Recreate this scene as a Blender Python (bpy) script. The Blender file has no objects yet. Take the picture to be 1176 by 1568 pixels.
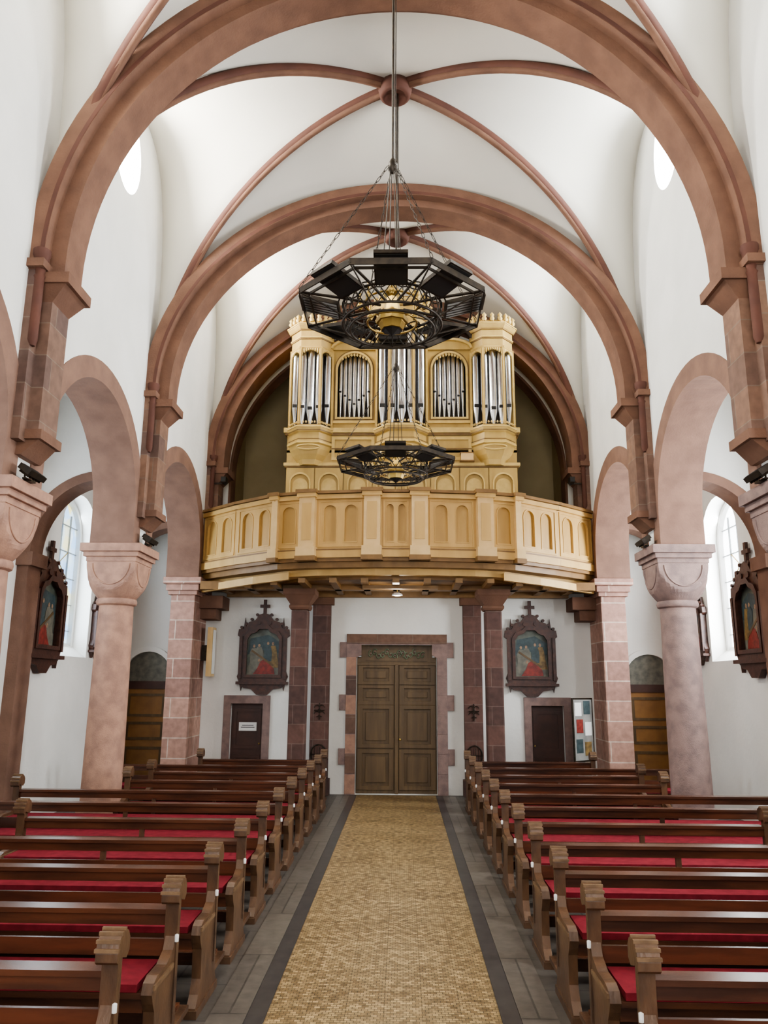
import bpy, bmesh, math, random
from math import sin, cos, pi, sqrt, radians
from mathutils import Vector, Matrix
from mathutils.geometry import tessellate_polygon
random.seed(4)

# ------------------------------------------------------------------ materials
def nodes_of(m):
    m.use_nodes = True
    nt = m.node_tree
    b = nt.nodes.get('Principled BSDF')
    return nt, nt.nodes, nt.links, b

def ramp(n, l, fac, stops):
    r = n.new('ShaderNodeValToRGB')
    els = r.color_ramp.elements
    while len(els) < len(stops): els.new(0.5)
    for e, (p, c) in zip(els, stops):
        e.position = p; e.color = (c[0], c[1], c[2], 1)
    l.new(fac, r.inputs[0])
    return r.outputs[0]

def basic(name, c1, c2=None, rough=0.6, scale=3.0, bump=0.0, bscale=30, metal=0.0, stretch=(1,1,1), spec=0.5, detail=6):
    m = bpy.data.materials.new(name)
    nt, n, l, b = nodes_of(m)
    if c2 is None: c2 = tuple(x*0.8 for x in c1)
    tc = n.new('ShaderNodeTexCoord'); mp = n.new('ShaderNodeMapping')
    mp.inputs['Scale'].default_value = stretch
    l.new(tc.outputs['Object'], mp.inputs[0])
    no = n.new('ShaderNodeTexNoise'); no.inputs['Scale'].default_value = scale; no.inputs['Detail'].default_value = detail
    l.new(mp.outputs[0], no.inputs['Vector'])
    l.new(ramp(n, l, no.outputs['Fac'], [(0.35, c2), (0.65, c1)]), b.inputs['Base Color'])
    b.inputs['Roughness'].default_value = rough
    b.inputs['Metallic'].default_value = metal
    b.inputs['Specular IOR Level'].default_value = spec
    if bump > 0:
        n2 = n.new('ShaderNodeTexNoise'); n2.inputs['Scale'].default_value = bscale
        l.new(mp.outputs[0], n2.inputs['Vector'])
        bu = n.new('ShaderNodeBump'); bu.inputs['Strength'].default_value = bump; bu.inputs['Distance'].default_value = 0.01
        l.new(n2.outputs['Fac'], bu.inputs['Height']); l.new(bu.outputs[0], b.inputs['Normal'])
    return m

def blocks(name, c1, c2, mortar, bw=0.6, bh=0.32, rough=0.75, msize=0.008, bias=0.0, mode='xz', bump=0.3):
    m = bpy.data.materials.new(name)
    nt, n, l, b = nodes_of(m)
    tc = n.new('ShaderNodeTexCoord'); sp = n.new('ShaderNodeSeparateXYZ')
    l.new(tc.outputs['Object'], sp.inputs[0])
    cb = n.new('ShaderNodeCombineXYZ')
    if mode == 'xz':
        ad = n.new('ShaderNodeMath'); ad.operation = 'ADD'
        l.new(sp.outputs[0], ad.inputs[0]); l.new(sp.outputs[1], ad.inputs[1])
        l.new(ad.outputs[0], cb.inputs[0]); l.new(sp.outputs[2], cb.inputs[1])
    else:
        l.new(sp.outputs[0], cb.inputs[0]); l.new(sp.outputs[1], cb.inputs[1])
    br = n.new('ShaderNodeTexBrick')
    br.inputs['Scale'].default_value = 1.0
    br.inputs['Brick Width'].default_value = bw
    br.inputs['Row Height'].default_value = bh
    br.inputs['Mortar Size'].default_value = msize
    br.inputs['Bias'].default_value = bias
    br.inputs['Color1'].default_value = (*c1, 1); br.inputs['Color2'].default_value = (*c2, 1)
    br.inputs['Mortar'].default_value = (*mortar, 1)
    l.new(cb.outputs[0], br.inputs['Vector'])
    no = n.new('ShaderNodeTexNoise'); no.inputs['Scale'].default_value = 9; no.inputs['Detail'].default_value = 8
    l.new(tc.outputs['Object'], no.inputs['Vector'])
    mx = n.new('ShaderNodeMix'); mx.data_type = 'RGBA'; mx.blend_type = 'MULTIPLY'
    mx.inputs[0].default_value = 1.0
    l.new(br.outputs['Color'], mx.inputs[6])
    l.new(ramp(n, l, no.outputs['Fac'], [(0.3, (0.72, 0.72, 0.72)), (0.7, (1.1, 1.1, 1.1))]), mx.inputs[7])
    l.new(mx.outputs[2], b.inputs['Base Color'])
    b.inputs['Roughness'].default_value = rough
    bu = n.new('ShaderNodeBump'); bu.inputs['Strength'].default_value = bump; bu.inputs['Distance'].default_value = 0.01
    l.new(no.outputs['Fac'], bu.inputs['Height']); l.new(bu.outputs[0], b.inputs['Normal'])
    return m

def emit(name, c, s):
    m = bpy.data.materials.new(name)
    nt, n, l, b = nodes_of(m)
    b.inputs['Base Color'].default_value = (*c, 1)
    b.inputs['Emission Color'].default_value = (*c, 1)
    b.inputs['Emission Strength'].default_value = s
    return m

PLASTER = basic('white_plaster', (0.82, 0.81, 0.77), (0.75, 0.745, 0.705), 0.9, 1.2, 0.4, 14)
VAULTM = basic('vault_plaster', (0.72, 0.69, 0.62), (0.66, 0.635, 0.57), 0.9, 0.7, 0.1, 12)
CREAMSH = basic('shaded_cream_plaster', (0.46, 0.38, 0.22), (0.39, 0.315, 0.18), 0.9, 1.0)  # cream loft plaster, with the recess shade put into its olive colour
STONE = blocks('red_sandstone', (0.215, 0.120, 0.078), (0.115, 0.068, 0.055), (0.20, 0.145, 0.11), 0.7, 0.36, msize=0.006)
ARCHST = basic('painted_arch_stone', (0.185, 0.094, 0.058), (0.135, 0.068, 0.043), 0.85, 3.5, 0.35, 40)
ARCADE = basic('arcade_arch_stone', (0.235, 0.135, 0.095), (0.18, 0.102, 0.073), 0.85, 3.5, 0.35, 40)
RIBST = basic('rib_stone', (0.115, 0.043, 0.027), (0.085, 0.032, 0.021), 0.8, 3.0)
SHAFT = basic('column_sandstone', (0.42, 0.24, 0.165), (0.29, 0.165, 0.12), 0.75, 7.0, 0.4, 70)
SHAFTG = basic('column_sandstone_grey', (0.28, 0.19, 0.165), (0.19, 0.13, 0.118), 0.75, 7.0, 0.4, 70)
PIER = blocks('pink_ashlar', (0.50, 0.295, 0.225), (0.33, 0.185, 0.145), (0.58, 0.46, 0.38), 0.9, 0.36, msize=0.010)
DARKST = blocks('dark_ashlar', (0.155, 0.078, 0.060), (0.085, 0.045, 0.038), (0.19, 0.135, 0.11), 0.45, 0.34, msize=0.005)
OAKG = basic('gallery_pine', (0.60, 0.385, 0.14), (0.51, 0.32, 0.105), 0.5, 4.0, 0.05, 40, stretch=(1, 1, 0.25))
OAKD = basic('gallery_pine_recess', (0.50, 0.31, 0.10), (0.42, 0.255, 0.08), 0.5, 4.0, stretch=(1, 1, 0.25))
OAKT = basic('gallery_trim', (0.24, 0.13, 0.042), (0.18, 0.095, 0.03), 0.5, 5.0)
OAKP = basic('gallery_pilaster', (0.70, 0.49, 0.235), (0.63, 0.43, 0.19), 0.5, 5.0)
ORGW = basic('organ_oak', (0.53, 0.365, 0.12), (0.43, 0.285, 0.085), 0.45, 4.0, 0.05, 40, stretch=(1, 1, 0.3))
ORGL = basic('organ_gilt', (0.67, 0.49, 0.185), (0.56, 0.39, 0.125), 0.35, 6.0)
ORGK = basic('organ_dark_moulding', (0.22, 0.13, 0.04), (0.16, 0.09, 0.026), 0.45, 6.0)
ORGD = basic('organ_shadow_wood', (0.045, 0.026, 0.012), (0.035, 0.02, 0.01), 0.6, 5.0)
TIN = basic('organ_pipe_tin', (0.80, 0.82, 0.85), (0.7, 0.72, 0.75), 0.20, 8.0, metal=1.0)
BLACK = basic('black_slot', (0.01, 0.01, 0.01), (0.015, 0.013, 0.01), 0.5)
IRON = basic('wrought_iron', (0.045, 0.032, 0.020), (0.022, 0.016, 0.011), 0.4, 20, metal=0.5)
BRASS = basic('brass', (0.55, 0.38, 0.12), (0.4, 0.27, 0.08), 0.3, 10, metal=0.9)
GLASSD = basic('lamp_glass', (0.30, 0.30, 0.28), (0.22, 0.22, 0.21), 0.12, 6)
PEWW = basic('pew_wood', (0.115, 0.042, 0.020), (0.048, 0.020, 0.012), 0.27, 5.0, 0.05, 50, stretch=(0.3, 2, 2))
PEWE = basic('pew_end_wood', (0.135, 0.070, 0.036), (0.062, 0.032, 0.018), 0.35, 9.0, 0.15, 60, stretch=(1, 1, 0.4))
PEWL = basic('pew_end_edge', (0.22, 0.135, 0.072), (0.13, 0.075, 0.04), 0.4, 12.0, 0.1, 60)
RED = basic('red_cushion', (0.215, 0.026, 0.036), (0.155, 0.019, 0.026), 1.0, 12.0, 0.1, 200, spec=0.1)
WHITE = basic('white_paint', (0.8, 0.8, 0.78), (0.74, 0.74, 0.72), 0.5)
DOORW = basic('door_wood', (0.145, 0.088, 0.036), (0.095, 0.057, 0.024), 0.5, 4.0, 0.1, 50, stretch=(3, 3, 0.3))
DOORR = basic('small_door_wood', (0.075, 0.028, 0.018), (0.05, 0.02, 0.013), 0.45, 4.0)
DOORO = basic('aisle_door_panel', (0.30, 0.145, 0.04), (0.22, 0.105, 0.03), 0.45, 4.0)
GREEN = basic('carved_tendrils', (0.17, 0.20, 0.12), (0.10, 0.12, 0.07), 0.6, 10)
FRAMEW = basic('carved_frame_wood', (0.075, 0.027, 0.016), (0.04, 0.014, 0.009), 0.4, 12, 0.3, 60)
SKIN = basic('painted_flesh', (0.36, 0.24, 0.15), (0.2, 0.12, 0.08), 0.5, 20)
PRED = basic('painted_red_robe', (0.27, 0.036, 0.026), (0.13, 0.02, 0.015), 0.5, 14)
PBLUE = basic('painted_blue_robe', (0.055, 0.085, 0.09), (0.03, 0.05, 0.055), 0.5, 14)
POCH = basic('painted_ochre_robe', (0.26, 0.17, 0.06), (0.13, 0.085, 0.035), 0.5, 14)
PGREY = basic('painted_grey', (0.19, 0.18, 0.14), (0.10, 0.10, 0.08), 0.5, 9)
PICT = basic('painted_landscape', (0.12, 0.14, 0.11), (0.045, 0.045, 0.035), 0.4, 5.0)
LEAD = basic('window_leading', (0.35, 0.37, 0.38), (0.28, 0.30, 0.31), 0.6)
GLOW = emit('daylit_glass', (0.95, 0.98, 1.0), 5.0)
FLOORM = blocks('stone_floor', (0.11, 0.095, 0.08), (0.085, 0.075, 0.065), (0.05, 0.045, 0.04), 0.6, 0.6, mode='xy', rough=0.5)
EDGEM = blocks('grey_edge_stone', (0.15, 0.13, 0.108), (0.115, 0.10, 0.085), (0.065, 0.056, 0.048), 0.5, 1.1, mode='xy', rough=0.4)
EDGED = basic('dark_edge_stone', (0.060, 0.055, 0.052), (0.04, 0.037, 0.037), 0.35, 8)

def leaded():
    m = bpy.data.materials.new('leaded_coloured_glass')
    nt, n, l, b = nodes_of(m)
    tc = n.new('ShaderNodeTexCoord'); v = n.new('ShaderNodeTexVoronoi'); v.inputs['Scale'].default_value = 4.5
    l.new(tc.outputs['Object'], v.inputs['Vector'])
    c = ramp(n, l, v.outputs['Color'], [(0.25, (0.42, 0.66, 1.0)), (0.5, (0.70, 0.86, 1.0)), (0.62, (0.60, 0.80, 0.90)), (0.85, (0.98, 0.88, 0.42))])
    l.new(c, b.inputs['Base Color']); l.new(c, b.inputs['Emission Color'])
    b.inputs['Emission Strength'].default_value = 1.1
    return m
GLOWL = leaded()

def mosaic():
    m = bpy.data.materials.new('tan_mosaic')
    nt, n, l, b = nodes_of(m)
    tc = n.new('ShaderNodeTexCoord')
    br = n.new('ShaderNodeTexBrick')
    br.inputs['Scale'].default_value = 1
    br.inputs['Brick Width'].default_value = 0.042; br.inputs['Row Height'].default_value = 0.03
    br.inputs['Mortar Size'].default_value = 0.0022
    br.inputs['Color1'].default_value = (0.50, 0.355, 0.175, 1); br.inputs['Color2'].default_value = (0.24, 0.158, 0.072, 1)
    br.inputs['Mortar'].default_value = (0.11, 0.075, 0.04, 1)
    l.new(tc.outputs['Object'], br.inputs['Vector'])
    no = n.new('ShaderNodeTexNoise'); no.inputs['Scale'].default_value = 16; no.inputs['Detail'].default_value = 5
    l.new(tc.outputs['Object'], no.inputs['Vector'])
    ck = n.new('ShaderNodeTexBrick'); ck.inputs['Scale'].default_value = 1
    ck.offset = 0.0
    ck.inputs['Brick Width'].default_value = 0.25; ck.inputs['Row Height'].default_value = 0.25
    ck.inputs['Mortar Size'].default_value = 0.004
    ck.inputs['Color1'].default_value = (1, 1, 1, 1); ck.inputs['Color2'].default_value = (0.82, 0.82, 0.82, 1)
    ck.inputs['Mortar'].default_value = (0.7, 0.7, 0.7, 1)
    l.new(tc.outputs['Object'], ck.inputs['Vector'])
    mx = n.new('ShaderNodeMix'); mx.data_type = 'RGBA'; mx.blend_type = 'MULTIPLY'; mx.inputs[0].default_value = 1
    l.new(br.outputs['Color'], mx.inputs[6])
    l.new(ramp(n, l, no.outputs['Fac'], [(0.35, (0.62, 0.62, 0.62)), (0.65, (1.12, 1.12, 1.12))]), mx.inputs[7])
    m2 = n.new('ShaderNodeMix'); m2.data_type = 'RGBA'; m2.blend_type = 'MULTIPLY'; m2.inputs[0].default_value = 1
    l.new(mx.outputs[2], m2.inputs[6]); l.new(ck.outputs['Color'], m2.inputs[7])
    l.new(m2.outputs[2], b.inputs['Base Color'])
    b.inputs['Roughness'].default_value = 0.42
    return m
MOSAIC = mosaic()

# ------------------------------------------------------------------ mesh builder
class MB:
    def __init__(s):
        s.v = []; s.f = []; s.mi = []; s.sm = []; s.mats = []
    def mat(s, m):
        if m not in s.mats: s.mats.append(m)
        return s.mats.index(m)
    def add(s, verts, faces, m, smooth=False, M=None):
        o = len(s.v); k = s.mat(m)
        for p in verts:
            p = Vector(p)
            if M is not None: p = M @ p
            s.v.append(p)
        for f in faces:
            s.f.append([i + o for i in f]); s.mi.append(k); s.sm.append(smooth)
    def box(s, x0, x1, y0, y1, z0, z1, m, M=None):
        if x0 > x1: x0, x1 = x1, x0
        vs = [(x, y, z) for z in (z0, z1) for y in (y0, y1) for x in (x0, x1)]
        s.add(vs, [(0, 2, 3, 1), (4, 5, 7, 6), (0, 1, 5, 4), (1, 3, 7, 5), (3, 2, 6, 7), (2, 0, 4, 6)], m, False, M)
    def prism(s, loops, fn, d0, d1, m, smooth=False):
        if not isinstance(loops[0][0], (tuple, list)): loops = [loops]
        tri = tessellate_polygon([[Vector((p[0], p[1], 0)) for p in lp] for lp in loops])
        flat = [p for lp in loops for p in lp]; n = len(flat)
        vs = [fn(a, b, d0) for a, b in flat] + [fn(a, b, d1) for a, b in flat]
        fs = [tuple(t) for t in tri] + [tuple(i + n for i in reversed(t)) for t in tri]
        s.add(vs, fs, m)
        o = len(s.v) - 2 * n; k = s.mat(m); i0 = 0
        for lp in loops:
            c = len(lp)
            for i in range(c):
                a = o + i0 + i; b_ = o + i0 + (i + 1) % c
                s.f.append([a, b_, b_ + n, a + n]); s.mi.append(k); s.sm.append(smooth)
            i0 += c
    def loft(s, rings, m, smooth=True, cap=True):
        n = len(rings[0]); vs = [p for r in rings for p in r]; fs = []
        for j in range(len(rings) - 1):
            for i in range(n):
                a = j * n + i; b_ = j * n + (i + 1) % n
                fs.append((a, b_, b_ + n, a + n))
        s.add(vs, fs, m, smooth)
        if cap:
            s.add(rings[0], [tuple(range(n))[::-1]], m); s.add(rings[-1], [tuple(range(n))], m)
    def lathe(s, prof, c, m, seg=24, smooth=True):
        rings = [[(c[0] + r * cos(2 * pi * i / seg), c[1] + r * sin(2 * pi * i / seg), c[2] + z) for i in range(seg)] for r, z in prof]
        s.loft(rings, m, smooth)
    def tube(s, path, r, m, seg=6, closed=False, smooth=True):
        P = [Vector(p) for p in path]; n = len(P); rings = []
        up = Vector((0.13, 0.21, 0.97)).normalized()
        for i in range(n):
            if closed: t = P[(i + 1) % n] - P[i - 1]
            else: t = P[min(i + 1, n - 1)] - P[max(i - 1, 0)]
            t = t.normalized()
            a = t.cross(up)
            if a.length < 0.05: a = t.cross(Vector((1, 0, 0)))
            a.normalize(); b_ = t.cross(a)
            rings.append([tuple(P[i] + a * r * cos(2 * pi * k / seg) + b_ * r * sin(2 * pi * k / seg)) for k in range(seg)])
        if closed: rings.append(rings[0]); s.loft(rings, m, smooth, False)
        else: s.loft(rings, m, smooth)
    def build(s, name, parent=None, bevel=0, recalc=True):
        me = bpy.data.meshes.new(name)
        me.from_pydata([tuple(p) for p in s.v], [], s.f)
        for m in s.mats: me.materials.append(m)
        me.polygons.foreach_set('material_index', s.mi)
        me.polygons.foreach_set('use_smooth', s.sm)
        if recalc:
            bm = bmesh.new(); bm.from_mesh(me)
            bmesh.ops.recalc_face_normals(bm, faces=bm.faces); bm.to_mesh(me); bm.free()
        me.update()
        ob = bpy.data.objects.new(name, me)
        bpy.context.scene.collection.objects.link(ob)
        if parent: ob.parent = parent
        if bevel:
            b = ob.modifiers.new('b', 'BEVEL'); b.width = bevel; b.segments = 2; b.limit_method = 'ANGLE'
        return ob

def empty(name, loc=(0, 0, 0)):
    e = bpy.data.objects.new(name, None); e.location = loc
    bpy.context.scene.collection.objects.link(e); return e

def rect(a0, a1, b0, b1): return [(a0, b0), (a1, b0), (a1, b1), (a0, b1)]
def arcp(cx, cz, rx, rz, a0, a1, n):
    return [(cx + rx * cos(radians(a0 + (a1 - a0) * i / n)), cz + rz * sin(radians(a0 + (a1 - a0) * i / n))) for i in range(n + 1)]
def lancet(cx, w, z0, z1, n=10):
    r = w / 2
    return [(cx - r, z0), (cx + r, z0)] + arcp(cx, z1 - r, r, r, 0, 180, n)

# ------------------------------------------------------------------ constants
CX = 0.12; H = 2.1
P = [-3.4, 0.25, 3.9, 7.5, 11.2, 14.85]
TRL = [3.7, 3.7, 3.7, 3.84, 3.42, 3.42]
WF = 3.8; WB = 4.4; AX = 5.55; YR = 15.5
ZS = 6.45
CAPT = 4.05
bays = [(P[i], P[i + 1]) for i in range(5)]

# floor
b = MB(); b.box(-6.3, 6.3, -3.6, 17.8, -0.15, 0, FLOORM); b.build('floor')
b = MB(); b.box(-0.755, 0.755, -3.3, 15.4, 0.0, 0.006, MOSAIC); b.build('mosaic_aisle_runner')
b = MB()
for s_ in (-1, 1):
    b.box(s_ * 0.757, s_ * 0.88, -3.3, 15.3, 0.0, 0.006, EDGED); b.box(s_ * 0.882, s_ * 1.12, -3.3, 15.3, 0.0, 0.008, EDGEM)
b.build('stone_aisle_border')

# nave arcade walls
def nave_wall(sgn, name):
    fn = lambda a, z, d: (sgn * d, a, z)
    hw = 0.40
    loop = [(P[0], CAPT)]
    for y0, y1 in bays:
        c = (y0 + y1) / 2; r = (y1 - y0) / 2 - hw
        loop += [(y0 + hw, CAPT)] + arcp(c, 4.45, r, r, 180, 0, 28) + [(y1 - hw, CAPT)]
    loop += [(YR, CAPT), (YR, 11.2), (P[0], 11.2)]
    holes = []
    for y0, y1 in bays:
        c = (y0 + y1) / 2
        holes.append(arcp(c + 0.1, 9.5, 0.48, 0.62, 0, 350, 35))
    b = MB(); b.prism([loop] + holes, fn, WF, WB, PLASTER); b.build(name)
    for i, (y0, y1) in enumerate(bays):
        c = (y0 + y1) / 2; r = (y1 - y0) / 2 - hw - 0.012
        ro = r + 0.27
        out = [(c - ro, CAPT)] + arcp(c, 4.45, ro, ro, 180, 0, 30) + [(c + ro, CAPT), (c + r, CAPT)]
        inn = arcp(c, 4.45, r, r, 0, 180, 30) + [(c - r, CAPT)]
        b = MB(); b.prism(out + inn, fn, WF - 0.015, WB + 0.015, ARCADE); b.build('trim_arcade_arch')
        b = MB()
        b.prism(arcp(c + 0.1, 9.5, 0.478, 0.618, 0, 350, 35), fn, WB - 0.06, WB - 0.04, GLOW)
        b.prism([arcp(c + 0.1, 9.5, 0.478, 0.618, 0, 350, 35), arcp(c + 0.1, 9.5, 0.45, 0.59, 0, 350, 35)], fn, WB - 0.10, WB - 0.06, WHITE)
        b.build('window_oculus')
nave_wall(-1, 'wall_left'); nave_wall(1, 'wall_right')

# vault
GR = 4.02
def g(t): return ZS + GR * sqrt(max(0, 1 - t * t))
def Lf(t): return ZS + 4.0 * max(0, 1 - t ** 4) ** 0.25
def vz(u, v, TR):
    u = min(abs(u), 1); v = min(abs(v), 1)
    if u >= v:
        if v >= 1: return ZS
        k = (u - v) / (1 - v); k = k * (2 - k) * 0.6 + k * 0.4
        return g(v) + (Lf(v) - g(v)) * k
    k = (v - u) / (1 - u)
    return g(u) + (ZS + TR * sqrt(max(0, 1 - u * u)) - g(u)) * k
b = MB(); N = 26
for bi, (y0, y1) in enumerate(bays):
    c = (y0 + y1) / 2; hy = (y1 - y0) / 2
    ts = [-sin(pi / 2 * i / N) for i in range(N, 0, -1)] + [sin(pi / 2 * i / N) for i in range(N + 1)]
    n = len(ts)
    vs = [(3.83 * ts[i], c + hy * ts[j], vz(ts[i], ts[j], TRL[bi + (ts[j] > 0)])) for j in range(n) for i in range(n)]
    fs = []
    for j in range(n - 1):
        for i in range(n - 1):
            a = j * n + i; q = (a, a + 1, a + n + 1, a + n)
            if (i < N) == (j < N): fs += [(q[0], q[1], q[2]), (q[0], q[2], q[3])]
            else: fs += [(q[0], q[1], q[3]), (q[1], q[2], q[3])]
    b.add(vs, fs, VAULTM, True)
b.build('ceiling_vault', recalc=False)
b = MB(); b.box(-4.45, 4.45, -3.5, 17.6, 11.2, 11.35, PLASTER); b.build('ceiling_roof')

# ribs, bosses
for y0, y1 in bays:
    c = (y0 + y1) / 2; hy = (y1 - y0) / 2
    b = MB()
    for s1 in (-1, 1):
        for s2 in (-1, 1):
            pts = []
            for i in range(31):
                t = sin(pi / 2 * i / 31 * 0.985 + 0.04)
                pts.append((s1 * 3.74 * t, c + s2 * (hy - 0.08) * t, g(t) - 0.03))
            b.tube(pts, 0.072, RIBST, 8)
            b.tube([(p[0], p[1], p[2] - 0.060) for p in pts], 0.046, ARCHST, 8)
    b.lathe([(0.10, 0.12), (0.21, 0.10), (0.24, 0.0), (0.22, -0.09), (0.17, -0.13), (0.12, -0.06), (0.0, -0.06)], (0, c, g(0) - 0.1), RIBST, 20)
    b.build('trim_vault_ribs')

# transverse arches
def transverse(yc, TR, w=0.42, w2=0.70, y2=None):
    fn = lambda a, z, d: (a, d, z)
    zb = 6.30
    def ring(ao, bo, ai, bi, zo=ZS):
        return [(ao, zb)] + arcp(0, zo, ao, bo, 0, 180, 56) + [(-ao, zb), (-ai, zb)] + arcp(0, zo, ai, bi, 180, 0, 56) + [(ai, zb)]
    b = MB()
    b.prism(ring(3.84, TR + .07, 3.48, TR - .24), fn, yc - w / 2, yc + w / 2, ARCHST)
    b.prism(ring(3.85, TR + .08, 3.65, TR - .12), fn, yc - w2 / 2, y2 if y2 else yc + w2 / 2, ARCHST)
    b.prism(ring(3.70, TR - .06, 3.655, TR - .11), fn, yc - w2 / 2 - .004, yc - w2 / 2 + .01, RIBST)
    b.build('trim_transverse_arch')
for y, t in list(zip(P, TRL))[1:-1]: transverse(y, t)
transverse(14.95, 3.42, 0.5, 0.7, YR)

# pilasters with capitals
def pilaster(sgn, yc):
    b = MB()
    X = lambda x: sgn * x
    def slab(xin, hw, z0, z1, m): b.box(X(xin), X(WF + 0.02), yc - hw, yc + hw, z0, z1, m)
    def flare(xi0, hw0, z0, xi1, hw1, z1, m):
        r0 = [(X(WF + .02), yc - hw0, z0), (X(xi0), yc - hw0, z0), (X(xi0), yc + hw0, z0), (X(WF + .02), yc + hw0, z0)]
        r1 = [(X(WF + .02), yc - hw1, z1), (X(xi1), yc - hw1, z1), (X(xi1), yc + hw1, z1), (X(WF + .02), yc + hw1, z1)]
        b.loft([r0, r1], m, False)
    slab(3.70, 0.34, 4.45, 6.31, STONE)
    slab(3.58, 0.20, 4.58, 6.02, STONE)
    flare(3.73, 0.22, 4.32, 3.57, 0.20, 4.48, ARCHST); slab(3.53, 0.235, 4.48, 4.58, ARCHST)
    flare(3.58, 0.20, 6.0, 3.43, 0.26, 6.18, ARCHST); slab(3.39, 0.29, 6.18, 6.30, ARCHST)
    slab(3.62, 0.40, 6.31, 6.40, ARCHST)
    for s2 in (-1, 1):
        yy = yc + s2 * 0.31
        b.lathe([(0.03, 0), (0.05, 0.06), (0.05, 0.75), (0.06, 0.78), (0.045, 0.80), (0.08, 1.0), (0.09, 1.02), (0.09, 1.08)], (X(3.69), yy, 5.45), RIBST, 12)
    b.build('trim_pilaster')
for y in P[1:-1]:
    for s_ in (-1, 1): pilaster(s_, y)
for s_ in (-1, 1): pilaster(s_, 14.98)

# columns
def column(sgn, yc, m):
    xc = sgn * 4.1
    e = empty('arcade_column', (xc, yc, 0))
    b = MB()
    b.box(-.38, .38, -.38, .38, 0, .16, m)
    b.lathe([(.36, .16), (.37, .22), (.32, .28), (.31, .32), (.33, .37), (.28, .42)], (0, 0, 0), m, 32)
    b.lathe([(.275, .40), (.268, 1.4), (.256, 2.4), (.243, 3.2)], (0, 0, 0), m, 40)
    b.build('shaft', e)
    b = MB()
    b.lathe([(.24, 3.17), (.28, 3.19), (.29, 3.23), (.28, 3.27), (.26, 3.28)], (0, 0, 0), m, 32)
    rings = []; w = 0.355
    for i in range(15):
        h = i / 14
        R = 0.26 + (w * 1.42 - 0.26) * sin(h * pi / 2) ** 0.9
        rings.append([(max(-w, min(w, R * cos(2 * pi * k / 48))), max(-w, min(w, R * sin(2 * pi * k / 48))), 3.27 + 0.52 * h) for k in range(48)])
    b.loft(rings, m, False)
    for k in range(4):
        M = Matrix.Rotation(k * pi / 2, 4, 'Z')
        pts = [tuple(M @ Vector((0.27 * cos(radians(a)), -0.358, 3.76 + 0.30 * sin(radians(a))))) for a in range(180, 361, 12)]
        b.tube(pts, 0.012, m, 6)
    b.box(-.365, .365, -.365, .365, 3.79, 3.86, m)
    b.box(-.40, .40, -.40, .40, 3.86, 3.93, m)
    b.box(-.44, .44, -.44, .44, 3.93, CAPT - .001, m)
    b.build('capital', e, bevel=0.008)
for y in P[1:-1]:
    column(-1, y, SHAFT); column(1, y, SHAFTG)

# rear piers
for s_ in (-1, 1):
    b = MB()
    X = lambda x: s_ * x
    b.box(X(3.86), X(4.32), 14.55, YR - .01, 0, 3.72, PIER)
    b.box(X(3.81), X(4.37), 14.48, YR - .01, 0, .25, PIER)
    b.box(X(3.81), X(4.37), 14.50, YR - .01, 3.72, 3.80, PIER)
    b.box(X(3.77), X(4.40), 14.45, YR - .01, 3.80, 3.92, PIER)
    b.box(X(3.72), X(4.45), 14.40, YR - .01, 3.92, CAPT - .001, PIER)
    b.box(X(3.55), X(3.87), 15.0, YR - .01, 3.30, 3.5, ARCHST)
    b.box(X(3.4), X(3.87), 14.9, YR - .01, 3.5, 3.75, ARCHST)
    b.build('rear_pier', bevel=0.01)

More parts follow.
